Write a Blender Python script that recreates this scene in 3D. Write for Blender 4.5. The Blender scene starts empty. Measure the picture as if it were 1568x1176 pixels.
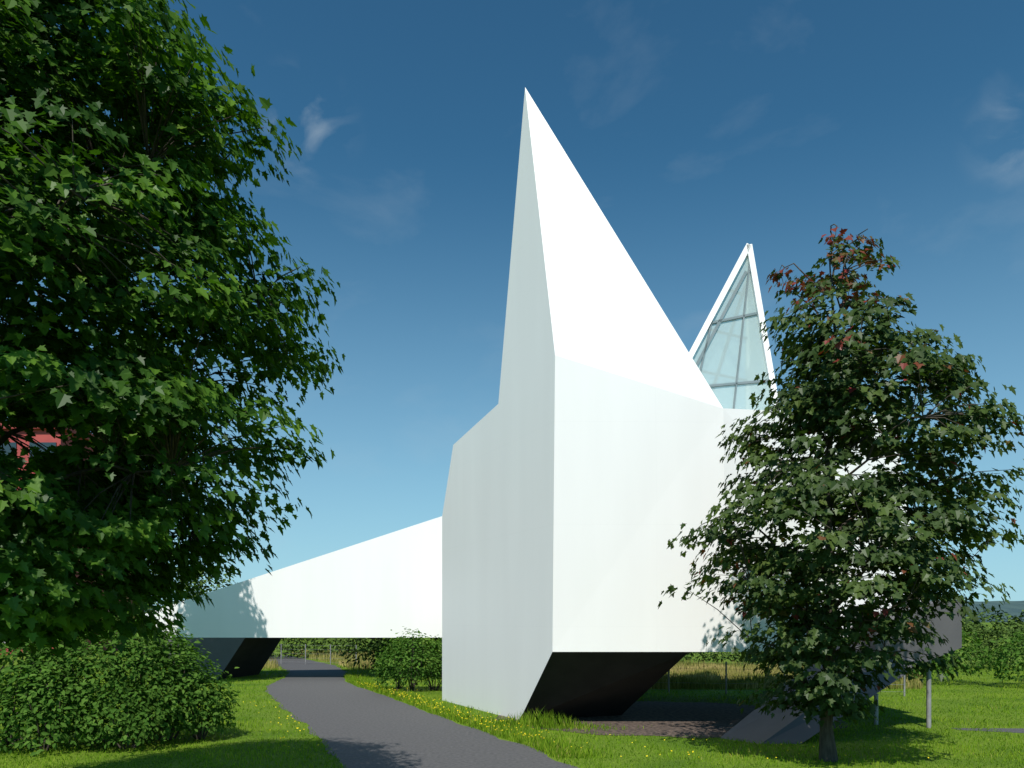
import bpy, math, numpy as np
from mathutils import Vector
rng=np.random.default_rng(7)
S=bpy.context.scene
S.view_settings.view_transform='Standard'; S.view_settings.look='None'; S.view_settings.exposure=0
# ---------------------------------------------------------------- helpers
def link(o,parent=None):
    S.collection.objects.link(o)
    if parent: o.parent=parent
    return o
def empty(name,loc=(0,0,0)):
    e=bpy.data.objects.new(name,None); e.empty_display_size=0.3; S.collection.objects.link(e); return e
def mesh(name,verts,faces,mats,parent=None,fm=None):
    m=bpy.data.meshes.new(name); m.from_pydata([tuple(v) for v in verts],[],faces); 
    if not isinstance(mats,(list,tuple)): mats=[mats]
    for k in mats: m.materials.append(k)
    if fm: m.polygons.foreach_set('material_index',fm)
    m.update(); return link(bpy.data.objects.new(name,m),parent)
def box(name,a,b,mat,parent=None):
    x0,y0,z0=a;x1,y1,z1=b
    v=[(x0,y0,z0),(x1,y0,z0),(x1,y1,z0),(x0,y1,z0),(x0,y0,z1),(x1,y0,z1),(x1,y1,z1),(x0,y1,z1)]
    f=[(0,3,2,1),(4,5,6,7),(0,1,5,4),(1,2,6,5),(2,3,7,6),(3,0,4,7)]
    return mesh(name,v,f,mat,parent)
def big(name,V,loops,starts,totals,mat,parent=None,attr=None):
    m=bpy.data.meshes.new(name)
    m.vertices.add(len(V)); m.vertices.foreach_set('co',np.asarray(V,np.float32).ravel())
    m.loops.add(len(loops)); m.loops.foreach_set('vertex_index',np.asarray(loops,np.int32))
    m.polygons.add(len(starts)); m.polygons.foreach_set('loop_start',np.asarray(starts,np.int32))
    try: m.polygons.foreach_set('loop_total',np.asarray(totals,np.int32))
    except Exception: pass
    m.update(calc_edges=True)
    if attr is not None:
        a=m.attributes.new('tint','FLOAT','POINT'); a.data.foreach_set('value',np.asarray(attr,np.float32))
    m.materials.append(mat)
    return link(bpy.data.objects.new(name,m),parent)
def nrm(a): return a/np.maximum(np.linalg.norm(a,axis=-1,keepdims=True),1e-9)
def leaves(name,pos,size,nor,dr,tv,tf,tint,mat,parent=None):
    N=len(pos); n=nrm(nor); d=nrm(dr-(dr*n).sum(1,keepdims=True)*n); x=np.cross(d,n)
    tv=np.asarray(tv,float)
    V=pos[:,None,:]+size[:,None,None]*(tv[None,:,0,None]*x[:,None,:]+tv[None,:,1,None]*d[:,None,:]+tv[None,:,2,None]*n[:,None,:])
    k=len(tv); fl=np.concatenate([np.array(f) for f in tf]); ft=np.array([len(f) for f in tf])
    loops=(fl[None,:]+(np.arange(N)*k)[:,None]).ravel()
    totals=np.tile(ft,N); starts=np.concatenate([[0],np.cumsum(totals)[:-1]])
    return big(name,V.reshape(-1,3),loops,starts,totals,mat,parent,np.repeat(tint,k))
half=[(0,0),(0.13,0.06),(0.40,-0.02),(0.31,0.20),(0.56,0.44),(0.27,0.46),(0.24,0.66),(0,1.0)]
MAPLE_V=[(x,y,0.18*x-0.12*y*y) for x,y in half]+[(-x,y,0.18*x-0.12*y*y) for x,y in half]
MAPLE_F=[list(range(8)),list(range(15,7,-1))]
OV_V=[(0,0,0),(.26,.35,.07),(.2,.7,.04),(0,1,-.06),(-.26,.35,.07),(-.2,.7,.04)]
OV_F=[[0,1,2,3],[0,3,5,4]]
class Tubes:
    def __init__(s): s.V=[];s.F=[];s.n=0
    def add(s,pts,rad,sides=6):
        pts=np.asarray(pts,float); rad=np.asarray(rad,float)
        t=nrm(np.gradient(pts,axis=0)); ref=np.array([0.31,0.77,0.2]) 
        a=nrm(np.cross(t,ref)); b=np.cross(t,a)
        th=np.linspace(0,2*np.pi,sides,endpoint=False)
        ring=pts[:,None,:]+rad[:,None,None]*(np.cos(th)[None,:,None]*a[:,None,:]+np.sin(th)[None,:,None]*b[:,None,:])
        s.V.append(ring.reshape(-1,3)); m=len(pts)
        for i in range(m-1):
            for j in range(sides):
                k=(j+1)%sides
                s.F.append([s.n+i*sides+j,s.n+i*sides+k,s.n+(i+1)*sides+k,s.n+(i+1)*sides+j])
        s.n+=m*sides
    def build(s,name,mat,parent=None):
        F=np.array(s.F); loops=F.ravel(); st=np.arange(len(F))*4
        return big(name,np.concatenate(s.V),loops,st,np.full(len(F),4),mat,parent)
# ---------------------------------------------------------------- materials
def newmat(name):
    m=bpy.data.materials.new(name); m.use_nodes=True; nt=m.node_tree
    return m,nt,nt.nodes['Principled BSDF'],nt.nodes['Material Output']
def N(nt,t,**k):
    n=nt.nodes.new(t)
    for a,b in k.items(): setattr(n,a,b)
    return n
def noisecol(nt,scale,c1,c2,p0=.35,p1=.65,detail=6,stretch=None,coord='Object'):
    tc=N(nt,'ShaderNodeTexCoord'); no=N(nt,'ShaderNodeTexNoise'); no.inputs['Scale'].default_value=scale; no.inputs['Detail'].default_value=detail
    if stretch:
        mp=N(nt,'ShaderNodeMapping'); mp.inputs['Scale'].default_value=stretch
        nt.links.new(tc.outputs[coord],mp.inputs[0]); nt.links.new(mp.outputs[0],no.inputs['Vector'])
    else: nt.links.new(tc.outputs[coord],no.inputs['Vector'])
    r=N(nt,'ShaderNodeValToRGB'); r.color_ramp.elements[0].position=p0; r.color_ramp.elements[1].position=p1
    r.color_ramp.elements[0].color=(*c1,1); r.color_ramp.elements[1].color=(*c2,1)
    nt.links.new(no.outputs[0],r.inputs[0]); return no,r
def simple(name,c1,c2,scale,rough=.8,stretch=None,bump=0,p0=.35,p1=.65):
    m,nt,b,o=newmat(name); no,r=noisecol(nt,scale,c1,c2,p0,p1,stretch=stretch)
    nt.links.new(r.outputs[0],b.inputs['Base Color']); b.inputs['Roughness'].default_value=rough
    if bump:
        bp=N(nt,'ShaderNodeBump'); bp.inputs['Strength'].default_value=bump; bp.inputs['Distance'].default_value=.02
        nt.links.new(no.outputs[0],bp.inputs['Height']); nt.links.new(bp.outputs[0],b.inputs['Normal'])
    return m
def leafmat(name,stops,trans=.35,gloss=0.0):
    m,nt,b,o=newmat(name); nt.nodes.remove(b); at=N(nt,'ShaderNodeAttribute',attribute_name='tint')
    r=N(nt,'ShaderNodeValToRGB'); cr=r.color_ramp
    while len(cr.elements)<len(stops): cr.elements.new(.5)
    for e,(p,c) in zip(cr.elements,stops): e.position=p; e.color=(*c,1)
    nt.links.new(at.outputs['Fac'],r.inputs[0])
    df=N(nt,'ShaderNodeBsdfDiffuse'); nt.links.new(r.outputs[0],df.inputs[0]); out=df.outputs[0]
    if gloss:
        gl=N(nt,'ShaderNodeBsdfGlossy'); gl.inputs['Roughness'].default_value=.45; gl.inputs[0].default_value=(.9,.95,.9,1)
        mg=N(nt,'ShaderNodeMixShader'); mg.inputs[0].default_value=gloss; nt.links.new(out,mg.inputs[1]); nt.links.new(gl.outputs[0],mg.inputs[2]); out=mg.outputs[0]
    if trans:
        tr=N(nt,'ShaderNodeBsdfTranslucent'); mul=N(nt,'ShaderNodeMix',data_type='RGBA',blend_type='MULTIPLY'); mul.inputs[0].default_value=1
        nt.links.new(r.outputs[0],mul.inputs[6]); mul.inputs[7].default_value=(1.4,1.7,.5,1)
        nt.links.new(mul.outputs[2],tr.inputs[0]); mx=N(nt,'ShaderNodeMixShader'); mx.inputs[0].default_value=trans
        nt.links.new(out,mx.inputs[1]); nt.links.new(tr.outputs[0],mx.inputs[2]); out=mx.outputs[0]
    nt.links.new(out,o.inputs[0])
    return m
M_white,nt,b,o=newmat('white_coating')
no,r=noisecol(nt,.7,(.835,.82,.80),(.872,.857,.836),.3,.7,stretch=(1.6,1.6,.2))
tc=N(nt,'ShaderNodeTexCoord'); sx=N(nt,'ShaderNodeSeparateXYZ'); nt.links.new(tc.outputs['Object'],sx.inputs[0])
sb=N(nt,'ShaderNodeMath',operation='SUBTRACT'); nt.links.new(sx.outputs[0],sb.inputs[0]); nt.links.new(sx.outputs[1],sb.inputs[1])
cb=N(nt,'ShaderNodeCombineXYZ'); nt.links.new(sb.outputs[0],cb.inputs[0]); nt.links.new(sx.outputs[2],cb.inputs[1])
br=N(nt,'ShaderNodeTexBrick'); br.offset=0; br.inputs['Scale'].default_value=1; br.inputs['Brick Width'].default_value=2.6; br.inputs['Row Height'].default_value=2.45; br.inputs['Mortar Size'].default_value=.007; br.inputs['Mortar Smooth'].default_value=.8
br.inputs['Color1'].default_value=(1,1,1,1); br.inputs['Color2'].default_value=(.995,.995,.995,1); br.inputs['Mortar'].default_value=(.96,.96,.96,1); nt.links.new(cb.outputs[0],br.inputs['Vector'])
mm=N(nt,'ShaderNodeMix',data_type='RGBA',blend_type='MULTIPLY'); mm.inputs[0].default_value=1
nt.links.new(r.outputs[0],mm.inputs[6]); nt.links.new(br.outputs[0],mm.inputs[7]); nt.links.new(mm.outputs[2],b.inputs['Base Color']); b.inputs['Roughness'].default_value=.38
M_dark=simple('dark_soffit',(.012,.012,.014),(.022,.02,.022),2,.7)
M_grey=simple('shaded_leg_grey',(.085,.082,.088),(.105,.10,.106),1.5,.6)  # shade on the leg and shoulder faces is put into this grey
M_asph=simple('asphalt',(.062,.06,.06),(.10,.096,.095),14,.85,bump=.4)
M_gravel=simple('gravel',(.03,.022,.018),(.14,.10,.075),9,.95,bump=.8)
M_bark=simple('bark',(.03,.024,.018),(.085,.068,.05),6,.9,stretch=(3,3,.6),bump=.8)
M_post=simple('galvanised_steel',(.2,.2,.21),(.28,.28,.28),5,.5)
M_red=simple('red_render',(.32,.05,.05),(.4,.07,.06),1,.8)
M_conc=simple('concrete',(.3,.29,.28),(.38,.37,.35),1,.8)
M_win,nt,b,o=newmat('window_glass'); b.inputs['Base Color'].default_value=(.03,.05,.06,1); b.inputs['Roughness'].default_value=.08
M_left=leafmat('maple_leaves',[(0,(.013,.038,.007)),(.4,(.032,.082,.010)),(.75,(.075,.16,.016)),(1,(.16,.27,.028))],.33,.02)
M_right=leafmat('maple_leaves_dark',[(0,(.022,.040,.012)),(.5,(.044,.076,.018)),(.8,(.085,.125,.027)),(.87,(.12,.06,.02)),(1,(.22,.03,.035))],.22,.02)
M_bush=leafmat('shrub_leaves',[(0,(.035,.075,.014)),(.5,(.065,.145,.024)),(1,(.13,.23,.042))],.3)
M_bg=leafmat('background_leaves',[(0,(.03,.055,.015)),(.5,(.06,.105,.025)),(1,(.115,.17,.04))],0)
M_grass=leafmat('grass_blades',[(0,(.075,.15,.014)),(.55,(.17,.29,.02)),(.9,(.29,.37,.04)),(1,(.42,.37,.12))],.3)
M_mead=leafmat('meadow_blades',[(0,(.12,.16,.03)),(.5,(.27,.26,.07)),(1,(.45,.36,.15))],0)
M_flow=leafmat('flower_petals',[(0,(.55,.42,.02)),(1,(.7,.58,.03))],0)
M_ground,nt,b,o=newmat('ground_grass')
n1,r1=noisecol(nt,.45,(.075,.145,.016),(.16,.24,.028),.3,.7)
n2,r2=noisecol(nt,18,(.6,.6,.55),(1.25,1.2,1.0),.3,.7)
mm=N(nt,'ShaderNodeMix',data_type='RGBA',blend_type='MULTIPLY'); mm.inputs[0].default_value=1
nt.links.new(r1.outputs[0],mm.inputs[6]); nt.links.new(r2.outputs[0],mm.inputs[7]); nt.links.new(mm.outputs[2],b.inputs['Base Color']); b.inputs['Roughness'].default_value=.95
b.inputs['Specular IOR Level'].default_value=.1
M_glass,nt,b,o=newmat('spire_glass')
nt.nodes.remove(b)
tr=N(nt,'ShaderNodeBsdfTransparent'); tr.inputs[0].default_value=(.8,.92,.9,1)
gl=N(nt,'ShaderNodeBsdfGlossy'); gl.inputs['Roughness'].default_value=.04; gl.inputs[0].default_value=(.9,.95,.95,1)
df=N(nt,'ShaderNodeBsdfDiffuse'); df.inputs[0].default_value=(.6,.72,.69,1)
m1=N(nt,'ShaderNodeMixShader'); m1.inputs[0].default_value=.15; m2=N(nt,'ShaderNodeMixShader'); m2.inputs[0].default_value=.45
nt.links.new(tr.outputs[0],m1.inputs[1]); nt.links.new(gl.outputs[0],m1.inputs[2])
nt.links.new(m1.outputs[0],m2.inputs[1]); nt.links.new(df.outputs[0],m2.inputs[2]); nt.links.new(m2.outputs[0],o.inputs[0])
# ---------------------------------------------------------------- ground, paths
g=4000
mesh('ground',[(-g,-g,0),(g,-g,0),(g,g,0),(-g,g,0)],[(0,1,2,3)],M_ground)
PY=[-12,-5,5,10,14.04,16.7,17.6,19.6,22.6,25,28.5,31,33.4,36,40,46,60]
PL=[7.5,4.6,.5,-1.45,-2.98,-3.95,-4.31,-5.05,-6.39,-7.35,-8.75,-9.6,-10.0,-10.3,-11.2,-13.5,-22]
PR=[13,10,5,2.8,1.15,.22,-.25,-1.11,-2.4,-3.35,-4.8,-5.95,-6.9,-7.6,-8.3,-10.2,-17]
yy=np.concatenate([np.linspace(-12,60,160)])
wob=lambda y,s: .06*np.sin(y*2.3+s)+.04*np.sin(y*5.1+s*2)+.03*np.sin(y*11.3+s)
pl=np.interp(yy,PY,PL)+wob(yy,0); pr=np.interp(yy,PY,PR)+wob(yy,2)
V=[];F=[]
for i,y in enumerate(yy):
    V+= [(pl[i],y,.004),(pr[i],y,.004)]
    if i: F.append((2*i-2,2*i-1,2*i+1,2*i))
mesh('asphalt_path',V,F,M_asph)
V=[];F=[]
xs=np.linspace(10.6,40,40)
for i,x in enumerate(xs):
    c=19.0-.05*(x-10.6); w=.1+min(1,(x-10.6)/3)*1.1
    V+=[(x,c-w,.004),(x,c+.25,.004)]
    if i: F.append((2*i-2,2*i,2*i+1,2*i-1))
mesh('asphalt_path',V,F,M_asph)
a=np.linspace(0,2*np.pi,60,endpoint=False)
V=[(4.2+4.6*np.cos(t)+.12*np.sin(9*t),21.6+3.9*np.sin(t)+.15*np.sin(13*t),.008) for t in a]
mesh('gravel_bed',V,[list(range(60))],M_gravel)
# ---------------------------------------------------------------- church
ch=empty('church')
P=dict(A=(.335,20.41,16.27),E1=(1.025,18.95,8.92),E0=(.969,19.07,1.85),F=(.187,20.73,-.02),T4=(-2.275,25.93,-.02),T3=(-2.275,25.93,6.0),
 T2=(-1.847,25.03,8.12),T1=(-.377,21.92,8.565),C1=(5.06,19.07,7.68),C0=(5.13,19.07,1.85),D1=(10.05,21,8.0),D0=(11.1,21,1.85),
 K=(4,24,8.5),BR=(10,27,7.2),BR0=(11,27,1.85),BL=(-1.6,38.7,7.0),BL0=(-2.2,38.7,1.85),T3b=(-2.275,25.93,1.85),
 M=(2.5,28,7.5),M0=(2.5,28,1.85),N=(1,38.7,7),N0=(1,38.7,1.85),
 H=(4.24,19.07,1.85),G=(2.98,21.9,-.02),G2=(1.4,26,-.02),H2=(3.5,26,1.85))
names=list(P); idx={n:i for i,n in enumerate(names)}
faces=['A T1 T2 T3 T4 F E0 E1','A E1 C1','E1 E0 H C0 C1','C1 C0 D0 D1','A C1 K','A K T1','C1 D1 BR','C1 BR K','K BR M','K M T2','K T2 T1','T2 M N','T2 N BL',
 'T3 T2 BL','T3 BL BL0 T3b','BL N N0 BL0','N M M0 N0','M BR BR0 M0','D1 D0 BR0 BR','H2 M0 BR0 D0','H2 D0 C0 H','H2 T3b BL0 N0 M0','F E0 H G','G H H2 G2','G2 H2 T3b T4']
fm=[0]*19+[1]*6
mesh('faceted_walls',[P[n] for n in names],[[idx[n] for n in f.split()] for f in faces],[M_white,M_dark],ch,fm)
foot=[(4.56,17.6,-.02),(5.2,16.75,-.02),(6.04,16.75,-.02),(6.35,18.2,-.02)]
mid=[(8.2,19.9,2.1),(8.9,18.85,1.85),(9.75,18.85,1.62),(9.9,20.4,1.62)]
V=foot+mid; 
mesh('raking_leg',V,[(0,1,5,4),(1,2,6,5),(2,3,7,6),(3,0,4,7),(3,2,1,0),(4,5,6,7)],M_grey,ch)
sh=[(8.6,18.84,1.7),(9.75,18.84,1.6),(10.64,18.84,1.96),(10.64,18.84,3.07),(10.1,18.84,3.07),(8.6,18.84,2.45)]
V=sh+[(x,y+2.6,z) for x,y,z in sh]
mesh('leg_shoulder',V,[list(range(6)),list(range(11,5,-1))]+[(i,i+6,(i+1)%6+6,(i+1)%6) for i in range(6)],M_grey,ch)
def prism(name,poly,y0,y1,mat,shift=0,parent=ch):
    n=len(poly); V=[(x,y0,z) for x,z in poly]+[(x+shift,y1,z) for x,z in poly]
    return mesh(name,V,[list(range(n)),list(range(2*n-1,n-1,-1))]+[(i,i+n,(i+1)%n+n,(i+1)%n) for i in range(n)],mat,parent)
prism('bridge_arm',[(-16.3,2.83),(-14.98,1.85),(-1.9,1.85),(-1.9,7.57),(-3.07,7.19),(-12.45,4.12)],35,38.4,M_white)
V=[(-15.2,35.003,1.86),(-11.73,35.003,1.86),(-12.95,35.003,-.02),(-15.0,35.003,-.02),(-15.2,38.3,1.86),(-11.0,38.3,1.86),(-12.2,38.3,-.02),(-15.0,38.3,-.02)]
V=[(x,y,min(z,1.846)) for x,y,z in V]
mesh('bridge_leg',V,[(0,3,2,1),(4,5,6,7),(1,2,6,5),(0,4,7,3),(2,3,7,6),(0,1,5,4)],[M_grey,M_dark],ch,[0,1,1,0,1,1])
A=Vector((7.24,24.4,14.07));L=Vector((3.64,24,7.3));R=Vector((8.24,24,7.3));B=Vector((7.8,26.4,7.3))
mesh('spire_glazing',[A,L,R,B],[(0,1,2),(0,3,1)],M_glass,ch)
mesh('spire_side_wall',[A+Vector((.01,0,0)),R+Vector((.01,0,0)),B+Vector((.01,0,0))],[(0,1,2)],M_white,ch)
def bar(name,p,q,w,t,mat,nor):
    p=Vector(p);q=Vector(q);d=(q-p).normalized();n=Vector(nor).normalized();s=d.cross(n).normalized();n=s.cross(d)
    V=[];
    for e in (p,q):
        for a_,b_ in ((-1,-1),(1,-1),(1,1),(-1,1)): V.append(e+s*w/2*a_+n*t/2*b_)
    return mesh(name,V,[(0,1,2,3),(7,6,5,4),(0,4,5,1),(1,5,6,2),(2,6,7,3),(3,7,4,0)],mat,ch)
fn=(L-A).cross(R-A).normalized()
bar('spire_frame_left',A,L,.17,.22,M_white,fn); bar('spire_frame_right',A,R,.17,.22,M_white,fn)
bar('spire_frame_back',A,B,.14,.14,M_white,(0,1,0))
M_mull=simple('mullion',(.13,.18,.19),(.17,.21,.22),3,.5)
def lerp(a,b,t): return a+(b-a)*t
for i,(t,t2) in enumerate([(.36,.31),(.66,.62)]): bar('mullion_h%d'%i,lerp(A,L,t),lerp(A,R,t2),.07,.1,M_mull,fn)
bar('mullion_v0',lerp(A,R,.05),lerp(L,R,.62),.05,.1,M_mull,fn)
bar('mullion_v1',lerp(A,L,.3),lerp(L,R,.3),.05,.1,M_mull,fn)
off=(R-L).normalized()*.34
bar('reveal_left',A+off+(L-A)*.12,L+off,.09,.1,M_mull,fn)
bn=(L-A).cross(B-A).normalized()
for i,t in enumerate([.2,.38,.56]): bar('rear_mullion_%d'%i,lerp(A,L,t),lerp(A,B,t),.06,.1,M_mull,bn)
bar('rear_mullion_v',lerp(A,B,.12),lerp(L,B,.45),.06,.1,M_mull,bn)
# ---------------------------------------------------------------- trees
def maple(name,base,prof,nclus,nleaf,lsize,mat,seed,red=False,crad=.5,trunk_r=.13,depth=1.0,nl=34,fpow=.42,lobe=.13,edge=.6,gap=None):
    rg=np.random.default_rng(seed); e=empty(name)
    Z=np.array([p[0] for p in prof]); Rr=np.array([p[1] for p in prof]); CX=np.array([p[2] for p in prof])
    o=np.argsort(Z); Z,Rr,CX=Z[o],Rr[o],CX[o]
    Rf=lambda z:np.interp(z,Z,Rr); Cf=lambda z:np.interp(z,Z,CX)
    T=Tubes(); zt=Z[-1]-.5
    tz=np.linspace(-.1,zt,14); tx=np.interp(tz,[0,Z[0]+.5,zt],[base[0],base[0],Cf(zt)])+.06*np.sin(tz*1.3+seed)*(tz>0.3)
    ty=base[1]+.05*np.sin(tz*1.7+seed)
    rad=trunk_r*(1-tz/zt*.9); rad[0]*=1.5
    T.add(np.c_[tx,ty,tz],rad,10)
    LP=[np.c_[tx,ty,tz][3:]]
    for i in range(nl):
        z0=Z[0]*.8+ (zt-Z[0]*.8)*(i+rg.random()*.6)/nl; an=i*2.4+rg.random()*.5
        z1=min(z0+.7+rg.random()*1.1,Z[-1]-.1); r=Rf(z1)*.75
        x0=np.interp(z0,tz,tx); s=np.linspace(0,1,8)[:,None]
        p0=np.array([x0,base[1],z0]); p1=np.array([Cf(z1)+r*np.cos(an),base[1]+r*np.sin(an)*depth,z1])
        pts=p0+(p1-p0)*s; pts[:,2]+=.35*np.sin(s[:,0]*np.pi); pts[1:-1]+=rg.normal(0,.06,(6,3))
        T.add(pts,np.linspace(trunk_r*.34*(1-z0/zt*.6),.008,8),6); LP.append(pts[2:])
    LP=np.concatenate(LP)
    C=[]
    Rm=Rr.max()
    while len(C)<nclus:
        z=rg.uniform(Z[0],Z[-1]); R=Rf(z)
        if rg.random()>(R/Rm)**1.25: continue
        an=rg.uniform(0,2*np.pi)
        f=rg.random()**fpow
        lob=1+lobe*np.sin(3*an+z*2.1+seed)+lobe*.7*np.sin(7*an-z*3.7)+lobe*.5*np.sin(5*z+seed)
        rr=max(R*lob-crad*edge,.05)*f
        x=Cf(z)+rr*np.cos(an); y=base[1]+rr*np.sin(an)*depth
        if gap and gap(x,y,z): continue
        C.append((x,y,z,np.cos(an),np.sin(an),f))
    C=np.array(C); pos=[];nor=[];dr=[];tt=[];sz=[]
    for c in C:
        d=np.linalg.norm(LP-c[:3],axis=1)+.6*np.maximum(0,LP[:,2]-c[2]); j=d.argmin(); q=LP[j]
        m_=(q+c[:3])/2+np.array([0,0,.08])
        T.add([q,m_,c[:3]],[.011,.008,.004],4)
        hi=red and (c[2]>Z[-1]-1.6)
        k=int(nleaf*rg.uniform(.6,1.4)*(.42 if hi else 1)); out=np.array([c[3],c[4],0.]); lat=np.array([-c[4],c[3],0.])
        cr=crad*rg.uniform(.7,1.25)*(.5 if hi else 1)
        th=rg.uniform(0,2*np.pi,k); ra=np.sqrt(rg.random(k))*cr*1.05
        u=ra*np.cos(th)*1.1; v=ra*np.sin(th); w=rg.normal(0,.17,k)*cr
        p=c[:3]+u[:,None]*out+v[:,None]*lat+np.array([0,0,1.])*(w-.3*(u*u+v*v)/cr)[:,None]
        pos.append(p)
        off=p-c[:3]; off[:,2]=0
        nor.append(np.array([0,0,1.])+.75*out+.5*nrm(off)+rg.normal(0,.38,(k,3)))
        dr.append(nrm(off)*.8+out*.5+np.array([0,0,-.5])+rg.normal(0,.35,(k,3)))
        ct=rg.random()
        t=.5*ct+.3*rg.random(k)+ .14*c[5]
        if red:
            t=np.minimum(t,.79)
            r_=rg.random(); pr=(.8 if r_<.42 else .12) if hi else (.22 if r_<.05 else .008)
            m2=rg.random(k)<pr; t[m2]=rg.uniform(.84,1,m2.sum())
        tt.append(t); sz.append(lsize*rg.uniform(.6,1.25,k)*(.85 if hi else 1))
    leaves('foliage',np.concatenate(pos),np.concatenate(sz),np.concatenate(nor),np.concatenate(dr),MAPLE_V,MAPLE_F,np.concatenate(tt),mat,e)
    T.build('trunk_and_limbs',M_bark,e)
    return e
LPf=[(13.0,.6),(12.3,1.6),(11.17,2.55),(10.27,3.4),(9.1,3.75),(8.45,3.1),(8.1,3.4),(7.4,4.45),(6.66,4.25),(6.1,2.8),(5.75,3.1),(5.3,4.0),(4.67,3.6),(4.04,3.5),(3.68,3.0),(3.05,2.5),(2.5,1.9)]
q=.773
maple('maple_tree',(-5.95,8.5),[(2.6+(z-2.6)*q,r*q,-5.37) for z,r in LPf],1180,56,.116,M_left,5,crad=.38,trunk_r=.15,lobe=.06,edge=.5,gap=lambda x,y,z: x<-4.0 and x<-.52*y and abs(z-(4.65+.22*(y-8.5)))<.2)
RP=[(9.85,.4,6.2),(9.5,1.05,6.0),(9.2,1.3,5.95),(8.8,1.3,6.05),(8.4,1.35,6.15),(8.06,1.65,6.4),(7.33,1.95,6.5),(6.36,2.4,6.55),(5.63,2.6,6.6),(5.1,2.55,6.4),(4.66,2.95,6.15),(3.81,2.8,6.05),(2.96,2.3,6.0),(2.24,1.8,5.85),(1.39,1.4,5.8),(.85,.85,5.8)]
maple('maple_tree',(5.87,14.8),RP,500,48,.145,M_right,11,red=True,crad=.42,trunk_r=.12,lobe=.17)
maple('maple_tree',(-14.6,29),[(13,.4,-13.5),(12,1.4,-13.5),(10,1.9,-13.5),(8.5,1.8,-13.5),(7.2,1.0,-13.9)],230,42,.2,M_left,19,crad=.5,trunk_r=.11,nl=16)
# ---------------------------------------------------------------- shrubs
def shrub(name,blobs,lsize,dens,mat,seed,parent=None,stems=True,TV=OV_V,TF=OV_F,front=False):
    rg=np.random.default_rng(seed); e=empty(name); pos=[];nor=[];dr=[];tt=[];sz=[]; T=Tubes()
    for (cx,cy,cz,rx,ry,rz) in blobs:
        area=4*math.pi*(((rx*ry)**1.6+(rx*rz)**1.6+(ry*rz)**1.6)/3)**(1/1.6)
        k=int(area*dens/(lsize*lsize))
        d=nrm(rg.normal(0,1,(k,3))); d=d[d[:,2]>-.55]; k=len(d)
        n1=np.sin(d[:,0]*5+cx*3)*np.sin(d[:,1]*6+cy*2)*np.sin(d[:,2]*7+cz)+.6*np.sin(d[:,0]*13+cy)*np.sin(d[:,2]*15+cx)*np.sin(d[:,1]*12)
        n2=np.sin(d[:,0]*27+cx*7)*np.sin(d[:,1]*25+cy)*np.sin(d[:,2]*29)
        f=(1-np.abs(rg.normal(0,.13,k)))*(1+.2*n1+.12*n2)
        sp=rg.random(k)<.05; f[sp]*=rg.uniform(1.02,1.2,sp.sum())
        p=np.c_[cx+rx*d[:,0]*f,cy+ry*d[:,1]*f,cz+rz*d[:,2]*f]
        keep=p[:,2]>.03; p=p[keep]; dd=d[keep]; k=len(p)
        pos.append(p); nor.append(dd*.9+np.array([0,0,.8])+rg.normal(0,.5,(k,3))); dr.append(dd*.6+np.array([0,0,.1])+rg.normal(0,.7,(k,3)))
        tt.append(np.clip(.45+.3*n1[keep]+.35*n2[keep]+rg.normal(0,.16,k),0,1)); sz.append(lsize*rg.uniform(.6,1.3,k))
        if stems:
            for i in range(7):
                dq=nrm(rg.normal(0,1,3)); dq[2]=abs(dq[2])
                q=np.array([cx+rx*.8*dq[0],cy+ry*.8*dq[1],cz+rz*.8*dq[2]]); b0=np.array([cx+.1*rx*dq[0],cy+.1*ry*dq[1],-.05])
                T.add([b0,(b0+q)/2+rg.normal(0,.05*rx,3),q],[.02*rz+.008,.015,.006],5)
    leaves('foliage',np.concatenate(pos),np.concatenate(sz),np.concatenate(nor),np.concatenate(dr),TV,TF,np.concatenate(tt),mat,e)
    if stems: T.build('stems',M_bark,e)
    return e
shrub('dogwood_shrub',[(-8.6,16.9,1.2,1.8,1.4,1.6),(-10.6,16.6,1.2,1.8,1.4,1.7),(-7.5,17.3,.95,1.15,1.1,1.2),(-6.85,17.5,.65,.7,.8,.8),(-9.4,16.0,.7,1.2,.9,1.0),(-7.8,16.2,.55,.9,.8,.75),(-8.0,17.6,1.6,1.0,.9,1.0)],.12,2.8,M_bush,21)
shrub('roadside_shrub',[(-3.75,29.4,1.0,1.15,.9,1.15),(-4.3,29.6,.7,.8,.7,.85),(-2.9,29.7,.9,.8,.8,1.0)],.13,2.8,M_bush,22)
shrub('broadleaf_tree',[(-15.6,27,2.2,1.6,2.0,1.9),(-17.6,26,3.2,2.2,2.4,2.3),(-20.5,26,4.0,3,2.6,3)],.2,1.8,M_bg,23)
shrub('broadleaf_tree',[(-16.8,44,3.6,1.7,2.2,2.2),(-19.5,44,4,2.4,2.6,2.9),(-25,42,5,4,3,4)],.26,1.8,M_bg,24)
bl=[]
rg=np.random.default_rng(5)
for x in np.arange(-7.6,1,1.5): bl.append((x,41.3+rg.uniform(-.3,.8),.9,1.3,.9,1.1+rg.random()*.5))
for x in np.arange(5,15,1.7): bl.append((x,44+rg.uniform(-2,2),.9,1.6,1.2,.9+rg.random()*.6))
for x in np.arange(15,42,2.4): bl.append((x,44+rg.uniform(-3,4),1.1,2.2,1.8,1.2+rg.random()*.6))
for x in np.arange(-20,-8,1.9): bl.append((x,56+rg.uniform(-2,2),1.1,1.9,1.6,1.1+rg.random()*.8))
shrub('hedgerow',bl,.22,1.6,M_bg,25,stems=False)
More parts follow.
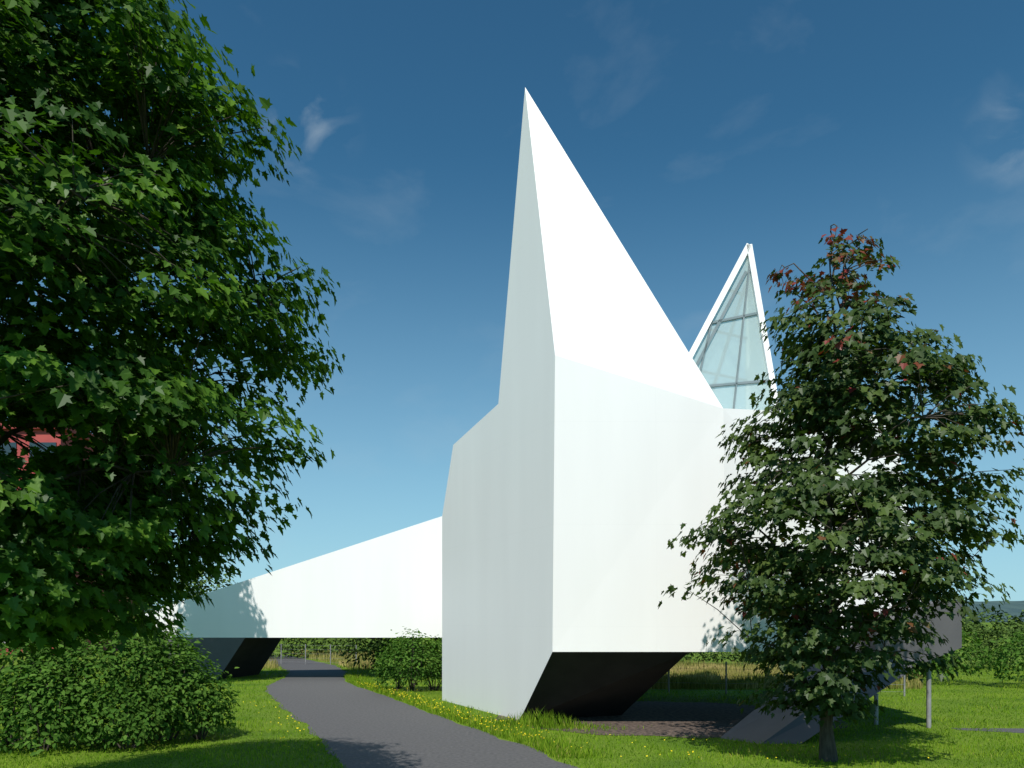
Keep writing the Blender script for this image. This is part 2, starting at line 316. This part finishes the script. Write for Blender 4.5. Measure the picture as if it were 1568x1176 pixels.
shrub('wild_shrub',[(15.3,32,.9,1.5,1.2,1.1),(17.8,33,1.1,1.8,1.4,1.3),(20.5,31,1.0,1.8,1.4,1.3),(23.5,33,1.3,2,1.6,1.5),(27,32,1.2,2.4,1.6,1.5),(14.3,34,.7,1.3,1.1,.9)],.17,2.,M_bush,26,stems=False)
bl=[]
for x in np.arange(-120,130,6.5): bl.append((x,120+rg.uniform(-8,8),1.4,5,4,2.2+rg.random()*1.3))
shrub('distant_trees',bl,.7,1.8,M_bg,27,stems=False)
M_hill=simple('hill_forest',(.028,.062,.066),(.055,.10,.09),.02,1)
V=[];F=[];xs=np.linspace(-2600,2600,400)
for i,x in enumerate(xs):
    h=30+14*math.sin(x/420+1.2)+6*math.sin(x/150)+1.5*math.sin(x/31)+1.0*math.sin(x/13)+max(0,x)*.016
    V+=[(x,1150,-1),(x,1500,max(h,5)),(x,2100,-1)]
    if i: a=3*i; F+=[(a-3,a,a+1,a-2),(a-2,a+1,a+2,a-1)]
mesh('hill',V,F,M_hill)
# ---------------------------------------------------------------- grass
def blades(name,X,Y,h,w,tint,mat,seed,lean=.35):
    rg=np.random.default_rng(seed); k=len(X); an=rg.uniform(0,2*np.pi,k); la=rg.uniform(0,2*np.pi,k); ln=rg.random(k)*lean*h
    p=np.c_[X,Y,np.zeros(k)]; s=np.c_[np.cos(an),np.sin(an),np.zeros(k)]*(w/2)[:,None]
    l=np.c_[np.cos(la),np.sin(la),np.zeros(k)]*ln[:,None]
    up=np.c_[np.zeros(k),np.zeros(k),h]
    V=np.stack([p-s,p+s,p+s*.7+l*.35+up*.6,p+l+up,p-s*.7+l*.35+up*.6],1).reshape(-1,3)
    lo=np.arange(5*k); return big(name,V,lo,np.arange(k)*5,np.full(k,5),mat,None,np.repeat(tint,5))
def offpath(X,Y,m=0.): 
    l=np.interp(Y,PY,PL)-m; r=np.interp(Y,PY,PR)+m; return (X<l)|(X>r)
def cl(X,Y): return .5+.25*np.sin(X*1.3+np.sin(Y*.9)*2)+.25*np.sin(Y*1.7+np.sin(X*2.1)*1.5)
k=160000; Y=12.5*(46/12.5)**rg.random(k); X=rg.uniform(-.75,.8,k)*Y
ok=offpath(X,Y,-.06)&~(((X-4.2)/4.5)**2+((Y-21.6)/3.8)**2<1)&~((X>11.5)&(np.abs(Y-18.2)<1.0)); X,Y=X[ok],Y[ok]; c=cl(X,Y)
h=(.025+.07*rg.random(len(X))**1.8)*(.5+.8*c)*(1+(Y-14)*.012); w=.009+.0006*Y*rg.random(len(X))
blades('grass',X,Y,h,w,np.clip(.15+.45*c+.15*cl(X*3.1,Y*2.7)+rg.normal(0,.16,len(X)),0,1),M_grass,1,.9)
k=15000; Y=15+22*rg.random(k)**1.3; X=np.interp(Y,PY,PR)+.02+np.abs(rg.normal(0,.45,k)); 
k2=2200; X2=rg.normal(.7,.75,k2); Y2=19.75-(X2-.2)*.3+rg.normal(0,.3,k2); hh=.08+.42*rg.random(k2)**3.5*np.exp(-((X2-.7)/.9)**2)
X=np.r_[X,X2];Y=np.r_[Y,Y2]; h=np.r_[.05+.17*rg.random(k)**3,hh]; ok=offpath(X,Y,-.02)
X,Y,h=X[ok],Y[ok],h[ok]
blades('verge_grass',X,Y,h,.012+.012*rg.random(len(X)),np.clip(rg.normal(.5,.25,len(X)),0,1),M_grass,2,.6)
k=44000; Y=30+12*rg.random(k); X=rg.uniform(2,17,k)*Y/33; k2=10000; Y2=42+20*rg.random(k2); X2=rg.uniform(-19,-8,k2)*Y2/46
X=np.r_[X,X2];Y=np.r_[Y,Y2]; ok=offpath(X,Y,.3); X,Y=X[ok],Y[ok]
blades('meadow',X,Y,.25+.5*rg.random(len(X))*cl(X*.6,Y*.6),.02+.02*rg.random(len(X)),np.clip(cl(X*.5,Y*.8)*.8+rg.normal(.15,.2,len(X)),0,1),M_mead,3,.4)
def flowers(X,Y,z,s):
    n=len(X); V=np.stack([X,Y,z],1); d=rg.normal(0,1,(n,3)); d[:,2]*=.2
    leaves('yellow_flowers',V,s,np.array([0,-.5,1.])+rg.normal(0,.25,(n,3)),d,[(0,0,0),(.5,.3,.1),(.35,.8,.1),(-.35,.8,.1),(-.5,.3,.1)],[[0,1,2,3,4]],rg.random(n),M_flow)
k=420; Y=17+15*rg.random(k); X=np.interp(Y,PY,PR)+.1+np.abs(rg.normal(0,.5,k))
k2=40; Y2=15+10*rg.random(k2); X2=np.interp(Y2,PY,PL)-.1-np.abs(rg.normal(0,.5,k2)); k3=40; Y3=14.3+3*rg.random(k3); X3=rg.uniform(0.5,8,k3)
X=np.r_[X,X2,X3];Y=np.r_[Y,Y2,Y3]; ok=offpath(X,Y,.05); X,Y=X[ok],Y[ok]
flowers(X,Y,.07+.08*rg.random(len(X)),.024+.02*rg.random(len(X)))
# ---------------------------------------------------------------- fence and posts
def fence(x0,y0,x1,y1,n,h):
    e=empty('wire_fence'); T=Tubes()
    for i in range(n):
        t=i/(n-1); x=x0+(x1-x0)*t; y=y0+(y1-y0)*t; T.add([(x,y,-.1),(x,y,h*.5),(x,y,h)],[.03]*3,8)
    for z in (.15,.4,.65,.9,h-.05): T.add([(x0,y0-.04,z),((x0+x1)/2,(y0+y1)/2-.04,z-.02),(x1,y1-.04,z)],[.004]*3,4)
    T.build('posts_and_wires',M_post,e)
fence(3.6,28.6,13.5,27.4,6,1.15)
fence(-15.5,48.5,-9,46,5,1.2)
T=Tubes(); T.add([(10.1,19.3,-.1),(10.1,19.3,1.0),(10.1,19.3,1.66)],[.055,.055,.055],12); T.add([(10.1,19.3,1.66),(10.1,19.3,1.675),(10.1,19.3,1.69)],[.065,.065,.01],12)
T.build('metal_post',M_post)
T=Tubes(); T.add([(9.1,19.9,-.1),(9.1,19.9,.4),(9.1,19.9,.75)],[.05]*3,12); T.add([(9.1,19.9,.75),(9.1,19.9,.765),(9.1,19.9,.78)],[.06,.06,.01],12)
T.build('metal_post',M_post)
# ---------------------------------------------------------------- red building far left
rb=empty('red_office_building')
box('walls',(-52,60,0),(-34.0,72,17.0),M_red,rb); box('roof_parapet',(-52.3,59.7,17.0),(-33.7,72.3,17.6),M_red,rb)
for fl in range(5):
    z=1.0+fl*3.3
    for i in range(6):
        x=-51.3+i*3.0; box('window_%d_%d'%(fl,i),(x,59.9,z),(x+2.0,60.05,z+1.8),M_win,rb); box('sill_%d_%d'%(fl,i),(x-.1,59.8,z-.12),(x+2.1,60.02,z-.003),M_conc,rb)
# ---------------------------------------------------------------- light, sky, camera
el=math.radians(52.5); rot=math.atan2(-.12,-.993)
sd=Vector((math.sin(rot)*math.cos(el),math.cos(rot)*math.cos(el),math.sin(el)))
ld=bpy.data.lights.new('sun','SUN'); ld.energy=5; ld.angle=math.radians(.5); ld.color=(1,.955,.89)
lo=bpy.data.objects.new('sun',ld); lo.rotation_euler=sd.to_track_quat('Z','Y').to_euler(); link(lo)
W=bpy.data.worlds.new('World'); S.world=W; W.use_nodes=True; nt=W.node_tree; bg=nt.nodes['Background']
sky=N(nt,'ShaderNodeTexSky',sky_type='NISHITA'); sky.sun_disc=False; sky.sun_elevation=el; sky.sun_rotation=rot; sky.altitude=300; sky.air_density=1.3; sky.dust_density=.4; sky.ozone_density=1.0
bg.inputs[1].default_value=.1
tc=N(nt,'ShaderNodeTexCoord')
lift=N(nt,'ShaderNodeVectorMath',operation='MULTIPLY_ADD'); nt.links.new(tc.outputs['Generated'],lift.inputs[0]); lift.inputs[1].default_value=(1,1,.93); lift.inputs[2].default_value=(0,0,.09)
nz=N(nt,'ShaderNodeVectorMath',operation='NORMALIZE'); nt.links.new(lift.outputs[0],nz.inputs[0]); nt.links.new(nz.outputs[0],sky.inputs[0])
def mulc(src,col):
    t=N(nt,'ShaderNodeMix',data_type='RGBA',blend_type='MULTIPLY'); t.inputs[0].default_value=1; t.inputs[7].default_value=(*col,1); t.clamp_result=False
    nt.links.new(src,t.inputs[6]); return t.outputs[2]
k1=mulc(sky.outputs[0],(.0864,.1344,.12))
gm=N(nt,'ShaderNodeGamma'); gm.inputs[1].default_value=1.5; nt.links.new(k1,gm.inputs[0])
k2_=mulc(gm.outputs[0],(11.0,10.3,11.3))
sz_=N(nt,'ShaderNodeSeparateXYZ'); nt.links.new(tc.outputs['Generated'],sz_.inputs[0])
hz=N(nt,'ShaderNodeMapRange'); hz.inputs[1].default_value=.52; hz.inputs[2].default_value=.02; hz.inputs[3].default_value=0; hz.inputs[4].default_value=1; nt.links.new(sz_.outputs[2],hz.inputs[0])
hp=N(nt,'ShaderNodeMath',operation='POWER'); nt.links.new(hz.outputs[0],hp.inputs[0]); hp.inputs[1].default_value=1.7
hm=N(nt,'ShaderNodeMath',operation='MULTIPLY'); nt.links.new(hp.outputs[0],hm.inputs[0]); hm.inputs[1].default_value=.75
hx=N(nt,'ShaderNodeMix',data_type='RGBA'); nt.links.new(hm.outputs[0],hx.inputs[0]); nt.links.new(k2_,hx.inputs[6]); hx.inputs[7].default_value=(4.2,6.1,7.4,1)
mp=N(nt,'ShaderNodeMapping'); mp.inputs['Scale'].default_value=(1.0,1.0,2.0); mp.inputs['Rotation'].default_value=(.2,.5,.3)
no=N(nt,'ShaderNodeTexNoise'); no.inputs['Scale'].default_value=5.0; no.inputs['Detail'].default_value=9; no.inputs['Roughness'].default_value=.55; no.inputs['Distortion'].default_value=.3
nt.links.new(tc.outputs['Generated'],mp.inputs[0]); nt.links.new(mp.outputs[0],no.inputs['Vector'])
r=N(nt,'ShaderNodeValToRGB'); r.color_ramp.elements[0].position=.54; r.color_ramp.elements[1].position=.9; r.color_ramp.elements[0].color=(0,0,0,1); r.color_ramp.elements[1].color=(.2,.2,.2,1)
nt.links.new(no.outputs[0],r.inputs[0])
fac=r.outputs[0]
mp3=N(nt,'ShaderNodeMapping'); mp3.inputs['Scale'].default_value=(1,1,1.6); mp3.inputs['Rotation'].default_value=(0,.7,0); nt.links.new(tc.outputs['Generated'],mp3.inputs[0])
n3=N(nt,'ShaderNodeTexNoise'); n3.inputs['Scale'].default_value=13; n3.inputs['Detail'].default_value=8; n3.inputs['Distortion'].default_value=.6; nt.links.new(mp3.outputs[0],n3.inputs['Vector'])
for dirv,rad in ((Vector((-.262,1,.62)).normalized(),.07),(Vector((.64,1,.61)).normalized(),.06)):
    ds=N(nt,'ShaderNodeVectorMath',operation='DISTANCE'); nt.links.new(tc.outputs['Generated'],ds.inputs[0]); ds.inputs[1].default_value=dirv
    mr=N(nt,'ShaderNodeMapRange'); mr.interpolation_type='SMOOTHSTEP'; mr.inputs[1].default_value=rad; mr.inputs[2].default_value=0; mr.inputs[3].default_value=0; mr.inputs[4].default_value=1; nt.links.new(ds.outputs['Value'],mr.inputs[0])
    m3=N(nt,'ShaderNodeMapRange'); m3.inputs[1].default_value=.46; m3.inputs[2].default_value=.75; m3.inputs[4].default_value=.55; nt.links.new(n3.outputs[0],m3.inputs[0])
    mu=N(nt,'ShaderNodeMath',operation='MULTIPLY'); nt.links.new(mr.outputs[0],mu.inputs[0]); nt.links.new(m3.outputs[0],mu.inputs[1])
    ad=N(nt,'ShaderNodeMath',operation='ADD'); nt.links.new(fac,ad.inputs[0]); nt.links.new(mu.outputs[0],ad.inputs[1]); fac=ad.outputs[0]
mx=N(nt,'ShaderNodeMix',data_type='RGBA'); nt.links.new(fac,mx.inputs[0]); nt.links.new(hx.outputs[2],mx.inputs[6]); mx.inputs[7].default_value=(5,5.9,6.5,1)
nt.links.new(mx.outputs[2],bg.inputs[0])
cd=bpy.data.cameras.new('camera'); cd.lens=28; cd.sensor_width=36; cd.shift_y=.231; cd.clip_end=8000; cd.clip_start=.1
co=bpy.data.objects.new('camera',cd); co.location=(0,0,2.6); co.rotation_euler=(math.radians(90),0,0); link(co); S.camera=co
